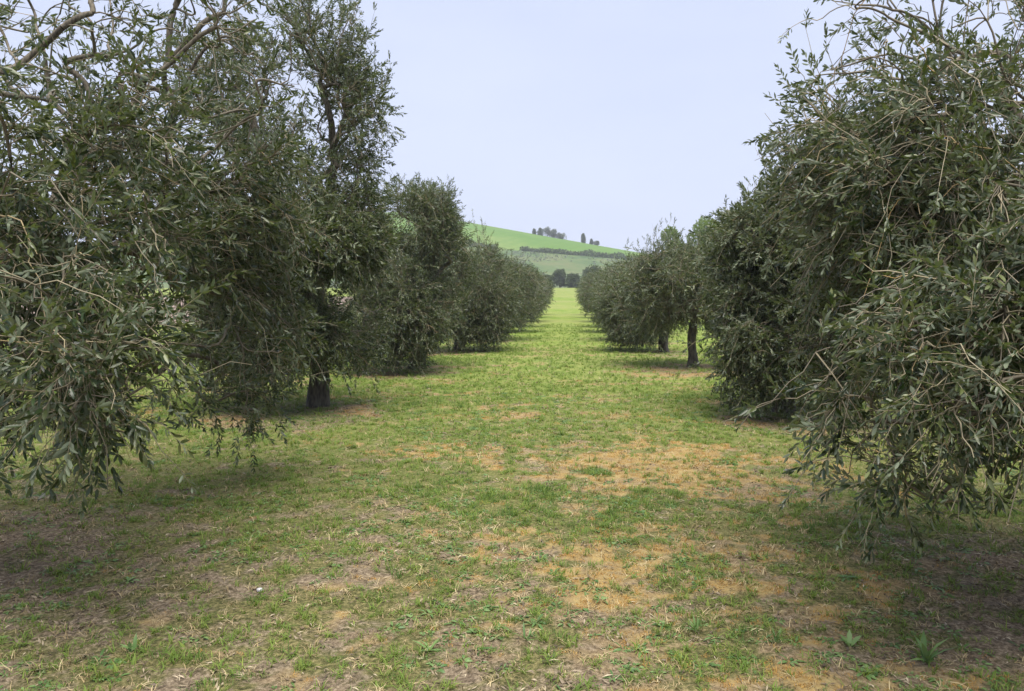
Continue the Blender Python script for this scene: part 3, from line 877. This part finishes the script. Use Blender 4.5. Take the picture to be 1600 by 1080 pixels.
T = [
 # base, fork, lobes, attractors, strands, sprigs, seed, label, kwargs
 ((-4.15, 4.5), 0.9, [(-3.9, 4.6, 3.0, 2.0, 2.1, 2.1), (-2.25, 3.1, 1.35, .50, .6, .60), (-2.8, 5.9, 1.25, .6, .8, .85), (-2.55, 5.0, 3.3, .75, 1.0, 1.3), (-2.65, 3.6, 2.3, .7, .8, 1.1), (-3.1, 3.6, 1.4, .8, .8, .8), (-2.65, 5.6, 2.3, .8, .9, .8)],
  950, 3100, 3, 11, 'nearest left olive tree, its drooping boughs filling the left edge of the picture', dict(near=2, picks=24, bare=.17, trunk_r=.13, sc=.95)),
 ((-3.56, 10.3), 1.15, [(-4.1, 10.3, 3.2, 1.55, 1.8, 2.1), (-3.15, 10.1, 3.75, .75, 1.0, 1.15), (-3.45, 9.6, 1.35, .85, .7, .65), (-3.0, 10.2, 1.5, .6, .8, .95), (-3.3, 9.7, 2.0, .7, .6, .8), (-3.6, 9.3, 2.3, 1.0, .8, .9), (-3.1, 9.6, 2.7, .6, .8, .9), (-4.5, 9.8, 1.2, .9, .9, .8), (-3.1, 9.6, 2.7, .6, .8, .9), (-4.0, 10.0, 4.5, 1.25, 1.2, 1.0), (-4.6, 10.0, 3.0, 1.2, 1.2, 1.4), (-3.0, 10.3, 4.3, .6, .8, .6), (-2.95, 10.0, 2.4, .55, .7, .9), (-3.6, 9.5, 1.55, .95, .5, .85), (-3.9, 9.3, 1.2, .7, .5, .7), (-3.2, 9.6, 1.3, .55, .5, .6), (-4.4, 9.4, 4.2, 1.2, .8, 1.2), (-3.7, 10.1, 5.1, 1.1, 1, .8)],
  1100, 7200, 3, 12, 'tall left olive tree, second in its row, dark trunk standing on brown mulch', dict(near=1, bare=.12, trunk_r=.125)),
 ((-3.25, 15.7), 0.9, [(-3.5, 15.7, 2.35, 1.45, 1.7, 1.7), (-3.5, 14.6, .95, 1.1, .8, .8), (-2.95, 15.0, 1.5, .8, .9, .9), (-3.0, 15.4, 3.0, .8, 1.0, .9)],
  620, 4200, 4, 13, 'left olive tree, third in its row, leaning trunk and skirt hanging to the grass', dict(near=0, bare=.1, trunk_r=.14, lean=(.15, -.1))),
 ((-3.1, 21.0), 0.8, [(-2.75, 21, 1.7, 1.45, 1.6, 1.45), (-2.2, 20.4, 1.1, .8, .9, 1.0), (-3.1, 20.0, .9, .9, .8, .75)],
  440, 2600, 4, 14, 'left olive tree, fourth in its row, bare upright shoots above its crown', dict(near=0, bare=.1, sprouts=[(-2.5, 21, 3.0, 1.0), (-2.3, 21.2, 2.9, .8)])),
 ((-3.05, 26.3), 0.8, [(-2.45, 26.3, 1.6, 1.6, 1.7, 1.4)], 360, 1900, 4, 15, 'left olive tree, fifth in its row, low rounded brownish green crown', dict(near=0, bare=.1)),
 ((-3.1, 31.6), 0.8, [(-2.35, 31.6, 1.6, 1.6, 1.7, 1.4)], 300, 1600, 4, 16, 'left olive tree, sixth in its row, crown edge beside the grass lane', dict(near=0, bare=.1)),
 ((-3.1, 37.0), 0.8, [(-2.4, 37, 1.6, 1.6, 1.7, 1.4)], 260, 1400, 4, 17, 'left olive tree, seventh in its row, mostly hidden by nearer crowns', dict(near=0, bare=.1)),
 ((-3.1, 42.4), 0.8, [(-2.4, 42.4, 1.7, 1.6, 1.7, 1.4)], 240, 1300, 4, 18, 'left olive tree, eighth in its row, small and far', dict(near=0, bare=.1)),
 ((-3.1, 47.8), 0.8, [(-2.4, 47.8, 1.8, 1.6, 1.7, 1.4)], 220, 1200, 4, 19, 'left olive tree, last but one of its row', dict(near=0, bare=.1)),
 ((-3.1, 53.2), 0.8, [(-2.5, 53.2, 1.9, 1.6, 1.7, 1.4)], 220, 1200, 4, 20, 'left olive tree, farthest of its row', dict(near=0, bare=.1)),
 ((3.15, 4.6), 0.9, [(3.05, 4.6, 2.8, 1.75, 2.1, 2.1), (1.62, 3.2, 1.22, .60, .6, .56), (1.62, 3.8, 1.35, .5, .6, .65), (1.75, 4.2, 1.5, .6, .6, .7), (2.5, 3.5, 1.2, .9, .6, .65), (1.75, 4.3, 2.3, .6, .9, 1.1), (2.3, 3.3, 1.7, .8, .8, .9), (2.2, 4.6, 1.6, .9, .9, .9)],
  1000, 5600, 3, 31, 'nearest right olive tree, its hanging boughs filling the right edge of the picture', dict(near=2, picks=24, bare=.17, trunk_r=.13, sc=.8)),
 ((2.95, 10.3), 0.9, [(3.35, 10.3, 2.1, 1.35, 1.7, 1.4), (2.55, 9.7, .95, .75, .7, .85), (3.2, 9.3, 1.0, .8, .5, .8), (2.6, 10.2, 2.0, .75, .9, 1.0), (3.0, 10.0, 2.6, .8, .9, .8)],
  700, 4600, 4, 32, 'right olive tree, second in its row, low skirt of leaves over a mulch patch', dict(near=1, bare=.12)),
 ((2.77, 16.4), 1.0, [(2.45, 16.4, 1.85, 1.4, 1.5, .88), (3.3, 16.2, 1.3, .5, .6, .55), (1.9, 16.4, 1.45, .8, .9, .75)],
  480, 2800, 4, 33, 'right olive tree, third in its row, straight trunk bare to the ground on brown mulch', dict(near=0, bare=.1, trunk_r=.095, sprouts=[(2.05, 16.4, 2.55, .95), (2.3, 16.5, 2.5, .7), (1.8, 16.3, 2.4, .5)])),
 ((2.75, 21.0), 0.75, [(2.1, 21, 1.5, 1.25, 1.4, 1.2), (1.8, 20.6, .95, .9, .8, .85)], 400, 2600, 4, 34, 'right olive tree, fourth in its row, thick short trunk behind the straight trunked one', dict(near=0, bare=.1, trunk_r=.13)),
 ((2.7, 26.2), 0.8, [(2.15, 26.2, 1.5, 1.3, 1.5, 1.25)], 320, 1700, 4, 35, 'right olive tree, fifth in its row, rounded crown beside the grass lane', dict(near=0, bare=.1)),
 ((2.7, 31.5), 0.8, [(2.0, 31.5, 1.5, 1.45, 1.6, 1.25)], 300, 1600, 4, 36, 'right olive tree, sixth in its row, crown narrowing the lane', dict(near=0, bare=.1)),
 ((2.7, 36.9), 0.8, [(2.1, 36.9, 1.6, 1.5, 1.6, 1.3)], 260, 1400, 4, 37, 'right olive tree, seventh in its row, small in the distance', dict(near=0, bare=.1)),
 ((2.7, 42.3), 0.8, [(2.1, 42.3, 1.7, 1.5, 1.6, 1.3)], 240, 1300, 4, 38, 'right olive tree, eighth in its row, mostly hidden', dict(near=0, bare=.1)),
 ((2.7, 47.7), 0.8, [(2.2, 47.7, 1.8, 1.5, 1.6, 1.3)], 220, 1200, 4, 39, 'right olive tree, last but one of its row', dict(near=0, bare=.1)),
 ((2.7, 53.1), 0.8, [(2.2, 53.1, 1.9, 1.5, 1.6, 1.3)], 220, 1200, 4, 40, 'right olive tree, farthest of its row', dict(near=0, bare=.1)),
]
for b, f, l, na, st, sp, sd, lab, kw in T:
    olive(b, f, l, na, st, sp, sd, lab, **kw)

# ---------------------------------------------------------------- ground cover
def blade_tuft(rng, n, rad, h, w, lean=0.5, bend=0.5, mi=0):
    Vs, F, tone, off = [], [], [], 0
    for i in range(n):
        a = rng.uniform(0, 2 * np.pi); r = rad * math.sqrt(rng.random())
        b = np.array([math.cos(a) * r, math.sin(a) * r, -0.004])
        da = rng.uniform(0, 2 * np.pi)
        hh = h * rng.uniform(0.5, 1.2); l = lean * rng.uniform(0.2, 1.4)
        dx = np.array([math.cos(da), math.sin(da), 0]); sd = np.array([-dx[1], dx[0], 0]) * w * rng.uniform(.7, 1.2) / 2
        p1 = b + dx * hh * l * 0.35 + np.array([0, 0, hh * 0.55])
        p2 = b + dx * hh * l * (0.8 + bend * 0.5) + np.array([0, 0, hh * (1.0 - 0.35 * l)])
        Vs.append(np.array([b - sd, b + sd, p1 - sd * .8, p1 + sd * .8, p2]))
        F.append(np.array([[0, 1, 3], [0, 3, 2], [2, 3, 4]]) + off); off += 5
        tone.append(np.full(5, rng.random()))
    F = np.concatenate(F)
    return np.concatenate(Vs), [F], np.concatenate(tone), [mi] * len(F)

def flat_leaves(rng, n, rad, L, W, up=0.35, mi=0):
    Vs, F, tone, off = [], [], [], 0
    for i in range(n):
        a = i * 2.4 + rng.uniform(-.4, .4)
        v, f = leaf_geo(L * rng.uniform(.6, 1.2), W * rng.uniform(.8, 1.2), .3, .5, 2)
        m = euler_mat(rng.normal(0, .3), -up * rng.uniform(.2, 1.6), a)
        v = v @ m.T + np.array([math.cos(a), math.sin(a), 0]) * rad * rng.random() + np.array([0, 0, .003])
        Vs.append(v); F.append(f + off); off += len(v); tone.append(np.full(len(v), rng.random()))
    F = np.concatenate(F)
    return np.concatenate(Vs), [F], np.concatenate(tone), [mi] * len(F)

def litter_proto(rng, n, rad, L, W, mi=0):
    Vs, F, tone, off = [], [], [], 0
    for i in range(n):
        v, f = leaf_geo(L * rng.uniform(.4, 1.2), W * rng.uniform(.6, 1.2), rng.uniform(-.4, .5), rng.uniform(-.2, .2), 1)
        m = euler_mat(rng.normal(0, .5), rng.normal(0, .22), rng.uniform(0, 6.28))
        v = v @ m.T + np.array([*rng.normal(0, rad * .5, 2), .008 + .008 * rng.random()])
        Vs.append(v); F.append(f + off); off += len(v); tone.append(np.full(len(v), rng.random()))
    F = np.concatenate(F)
    return np.concatenate(Vs), [F], np.concatenate(tone), [mi] * len(F)

grng = np.random.default_rng(77)
def cand(bands):
    """random points over the lane, density (per m2) given per depth band"""
    out = []; sz = []
    for y0, y1, dens, s in bands:
        w = 0.80 * y1 + 1.2
        n = int(dens * (y1 - y0) * 2 * w)
        x = grng.uniform(-w - 0.07 * y1, w - 0.07 * y1, n); y = grng.uniform(y0, y1, n)
        k = np.abs(x + 0.07 * y) < 0.80 * y + 1.2
        out.append(np.stack([x[k], y[k]], -1)); sz.append(np.full(k.sum(), s))
    return np.concatenate(out), np.concatenate(sz)

def cover_obj(name, protos, mats, xy, scl, tilt, label, cat):
    z = ground_z(xy[:, 0], xy[:, 1])
    n = len(xy)
    rot = np.stack([grng.normal(0, tilt, n), grng.normal(0, tilt, n), grng.uniform(0, 6.28, n)], -1)
    o = scatter_obj(name, protos, mats, np.stack([xy[:, 0], xy[:, 1], z], -1), rot, scl, grng.integers(0, len(protos), n))
    return prop(o, label, cat, kind='stuff')

# green grass
xy, s = cand([(2.2, 4, 620, .95), (4, 6, 520, 1.05), (6, 9, 330, 1.2), (9, 14, 170, 1.5), (14, 22, 70, 1.9), (22, 40, 16, 2.4)])
c, mo, mu, lu, ea = masks(xy[:, 0], xy[:, 1])
clump = fbm(xy[:, 0] * 10, xy[:, 1] * 10, 19, 3)
k = grng.random(len(xy)) < np.clip(c * 1.15 * sstep(0.34, 0.56, clump + 0.25 * (xy[:, 1] > 8)), 0.02, 1)
gxy = xy[k]; gs = s[k] * grng.uniform(.6, 1.25, k.sum()) * (1 + 0.0 * lu[k])
P_g = [blade_tuft(grng, 11, .026, .036, .0046, lean=1.2), blade_tuft(grng, 9, .02, .050, .005, lean=1.0), blade_tuft(grng, 11, .03, .026, .0045, lean=1.5), blade_tuft(grng, 8, .016, .042, .0055, lean=1.6)]
cover_obj('grass', P_g, [M['grass']], gxy, gs, .15, 'short yellow green grass covering the lane between the olives', 'grass')
# lush tall grass
xy, s = cand([(2.2, 4, 200, .9), (4, 7, 260, 1.0), (7, 12, 90, 1.2), (12, 20, 28, 1.5)])
lu = masks(xy[:, 0], xy[:, 1])[3]
k = grng.random(len(xy)) < np.minimum(lu * 1.0 + .04, 1)
P_l = [blade_tuft(grng, 12, .035, .055, .004, lean=1.0), blade_tuft(grng, 12, .03, .065, .004, lean=.9)]
cover_obj('tall_grass', P_l, [M['lush']], xy[k], s[k] * grng.uniform(.6, 1.2, k.sum()), .12, 'darker taller grass tufts in the middle of the lane', 'grass')
# straw
xy, s = cand([(2.2, 4, 330, .85), (4, 6, 260, .95), (6, 9, 140, 1.1), (9, 14, 50, 1.4), (14, 24, 14, 1.9)])
c, mo, mu, lu, ea = masks(xy[:, 0], xy[:, 1])
k = grng.random(len(xy)) < np.clip(0.55 - 0.25 * mu + 0.25 * mo - 0.45 * lu, 0.03, 1)
P_s = [blade_tuft(grng, 9, .035, .032, .0038, lean=2.0, bend=1.2), blade_tuft(grng, 7, .03, .045, .0042, lean=1.8, bend=1.0), blade_tuft(grng, 8, .04, .018, .004, lean=3.2, bend=1.0)]
cover_obj('dry_grass', P_s, [M['straw']], xy[k], s[k] * grng.uniform(.6, 1.3, k.sum()), .2, 'dry straw coloured grass mixed into the lawn', 'grass')
# orange moss
xy, s = cand([(2.2, 4, 520, .8), (4, 6, 420, .9), (6, 10, 330, 1.05), (10, 16, 60, 1.5)])
mo = masks(xy[:, 0], xy[:, 1])[1]
k = grng.random(len(xy)) < mo * 0.85
P_m = [blade_tuft(grng, 22, .034, .016, .0028, lean=1.2), blade_tuft(grng, 18, .03, .020, .0028, lean=1.4)]
cover_obj('moss', P_m, [M['moss'], ], xy[k], s[k] * grng.uniform(.7, 1.3, k.sum()), .1, 'orange brown dry moss patches in the lane', 'moss')
# small weeds
xy, s = cand([(2.2, 4, 110, 1.0), (4, 7, 80, 1.15), (7, 12, 34, 1.5)])
c, mo, mu, lu, ea = masks(xy[:, 0], xy[:, 1])
k = grng.random(len(xy)) < 1.3 * sstep(0.45, 0.62, fbm(xy[:, 0] * 1.8, xy[:, 1] * 1.8, 29, 3)) * (1 - .5 * mo)
P_w = [flat_leaves(grng, 9, .02, .034, .014), flat_leaves(grng, 7, .015, .045, .013, up=.7), flat_leaves(grng, 11, .03, .02, .012)]
cover_obj('ground_weeds', P_w, [M['weed']], xy[k], s[k] * grng.uniform(.5, 1.2, k.sum()), .1, 'small broad leaved weeds dotted through the grass', 'weeds')
# fallen leaves
xy, s = cand([(2.2, 4, 170, .9), (4, 7, 130, 1.0), (7, 12, 70, 1.2), (12, 18, 22, 1.5)])
c, mo, mu, lu, ea = masks(xy[:, 0], xy[:, 1])
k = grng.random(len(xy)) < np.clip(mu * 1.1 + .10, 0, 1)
P_f = [litter_proto(grng, 6, .06, .05, .011), litter_proto(grng, 5, .05, .038, .009), litter_proto(grng, 4, .06, .06, .007)]
cover_obj('leaf_litter', P_f, [M['litter']], xy[k], s[k] * grng.uniform(.6, 1.2, k.sum()), .06, 'brown fallen leaves and chips under the olive trees', 'leaf litter')

# single weeds that stand out
def weed(x, y, n, L, W, up, label, seed, fl='weed'):
    rng = np.random.default_rng(seed)
    z = float(ground_z(np.array(x), np.array(y)))
    root = thing('weed_plant', (x, y, z), label, 'weed', 'leafy weeds in the near grass')
    mes = []
    for f_, c_ in ((.25, .35), (.35, .55), (.2, .2)):
        v, f = leaf_geo(L, W, f_, c_, 2)
        o = mesh_obj('leaf', v, f, M[fl], link_it=False, tone=np.full(len(v), rng.uniform(.3, .9)))
        mes.append(o.data); bpy.data.objects.remove(o)
    for i in range(n):
        o = bpy.data.objects.new('leaf', mes[i % 3])
        o.rotation_euler = (rng.normal(0, .25), -up * rng.uniform(.5, 1.4), i * 2.4 + rng.uniform(-.3, .3))
        o.scale = [rng.uniform(.6, 1.1)] * 3
        o.location = (rng.normal(0, .006), rng.normal(0, .006), 0.004)
        link(o); o.parent = root
def gp(px, py):
    d = 1.6 * 1155 / (py - 460)
    return ((px - 885) / 1155 * d, d)
weed(1.56, 3.22, 14, .13, .024, 1.25, 'large upright pale green weed at the bottom right corner', 1)
weed(0.63, 3.49, 14, .085, .010, 1.1, 'bright green spiky grass tuft in the lower centre right', 2)
weed(0.97, 3.39, 12, .075, .010, 1.1, 'paler spiky tuft right of the bright green one', 3)
weed(-0.44, 3.43, 7, .05, .020, .5, 'small bluish green leafed weed in the lower centre', 4)
weed(-0.62, 3.22, 9, .085, .016, .8, 'floppy long leaved weed left of the lower centre', 5)
weed(-0.39, 3.72, 8, .05, .020, .35, 'low flat weed above the bluish one in the lower centre', 6)
weed(-1.93, 3.08, 8, .075, .018, 1.1, 'upright green weed at the bottom left', 7)
weed(-0.18, 3.36, 12, .07, .010, 1.0, 'short spiky tuft just right of the lower centre weeds', 8)
weed(1.30, 3.38, 7, .07, .024, .9, 'broad leaved weed near the orange moss at lower right', 9)
weed(-2.45, 3.9, 9, .07, .020, .5, 'spreading dark green weed on the brown earth at left', 10)

# pale stone in the grass
import bmesh
def stone(x, y, s, label, seed):
    bm = bmesh.new(); bmesh.ops.create_icosphere(bm, subdivisions=2, radius=s)
    rng = np.random.default_rng(seed)
    for v in bm.verts:
        v.co.x *= 1.2; v.co.z *= .7; v.co *= 1 + rng.normal(0, .05)
    me = bpy.data.meshes.new('stone'); bm.to_mesh(me); bm.free()
    m, nt = new_mat('pale_stone')
    n = noise(nt, 40, 4)
    p = N(nt, 'ShaderNodeBsdfPrincipled'); p.inputs['Roughness'].default_value = .7
    nt.links.new(ramp(nt, n.outputs[0], [(.3, (.35, .34, .33)), (.7, (.62, .61, .62))]), p.inputs['Base Color'])
    o = N(nt, 'ShaderNodeOutputMaterial'); nt.links.new(p.outputs[0], o.inputs[0])
    me.materials.append(m)
    ob = link(bpy.data.objects.new('stone', me)); ob.location = (x, y, float(ground_z(np.array(x), np.array(y))) + s * .8)
    prop(ob, label, 'stone')
stone(-1.66, 3.82, .016, 'small pale round stone lying in the grass at lower left', 1)

# ---------------------------------------------------------------- air
hb = np.array([(x, y, z) for x in (-760, 760) for y in (-80, 980) for z in (-40, 75)], float)
hf = np.array([(0, 1, 3, 2), (4, 6, 7, 5), (0, 4, 5, 1), (2, 3, 7, 6), (0, 2, 6, 4), (1, 5, 7, 3)])
hm, nt = new_mat('haze_air')
pv = N(nt, 'ShaderNodeVolumePrincipled')
pv.inputs['Color'].default_value = (0.86, 0.90, 1.0, 1)
pv.inputs['Density'].default_value = 0.00055
ho = N(nt, 'ShaderNodeOutputMaterial'); nt.links.new(pv.outputs[0], ho.inputs['Volume'])
prop(mesh_obj('haze', hb, hf, hm), 'thin pale spring haze over the valley', 'haze', kind='stuff')
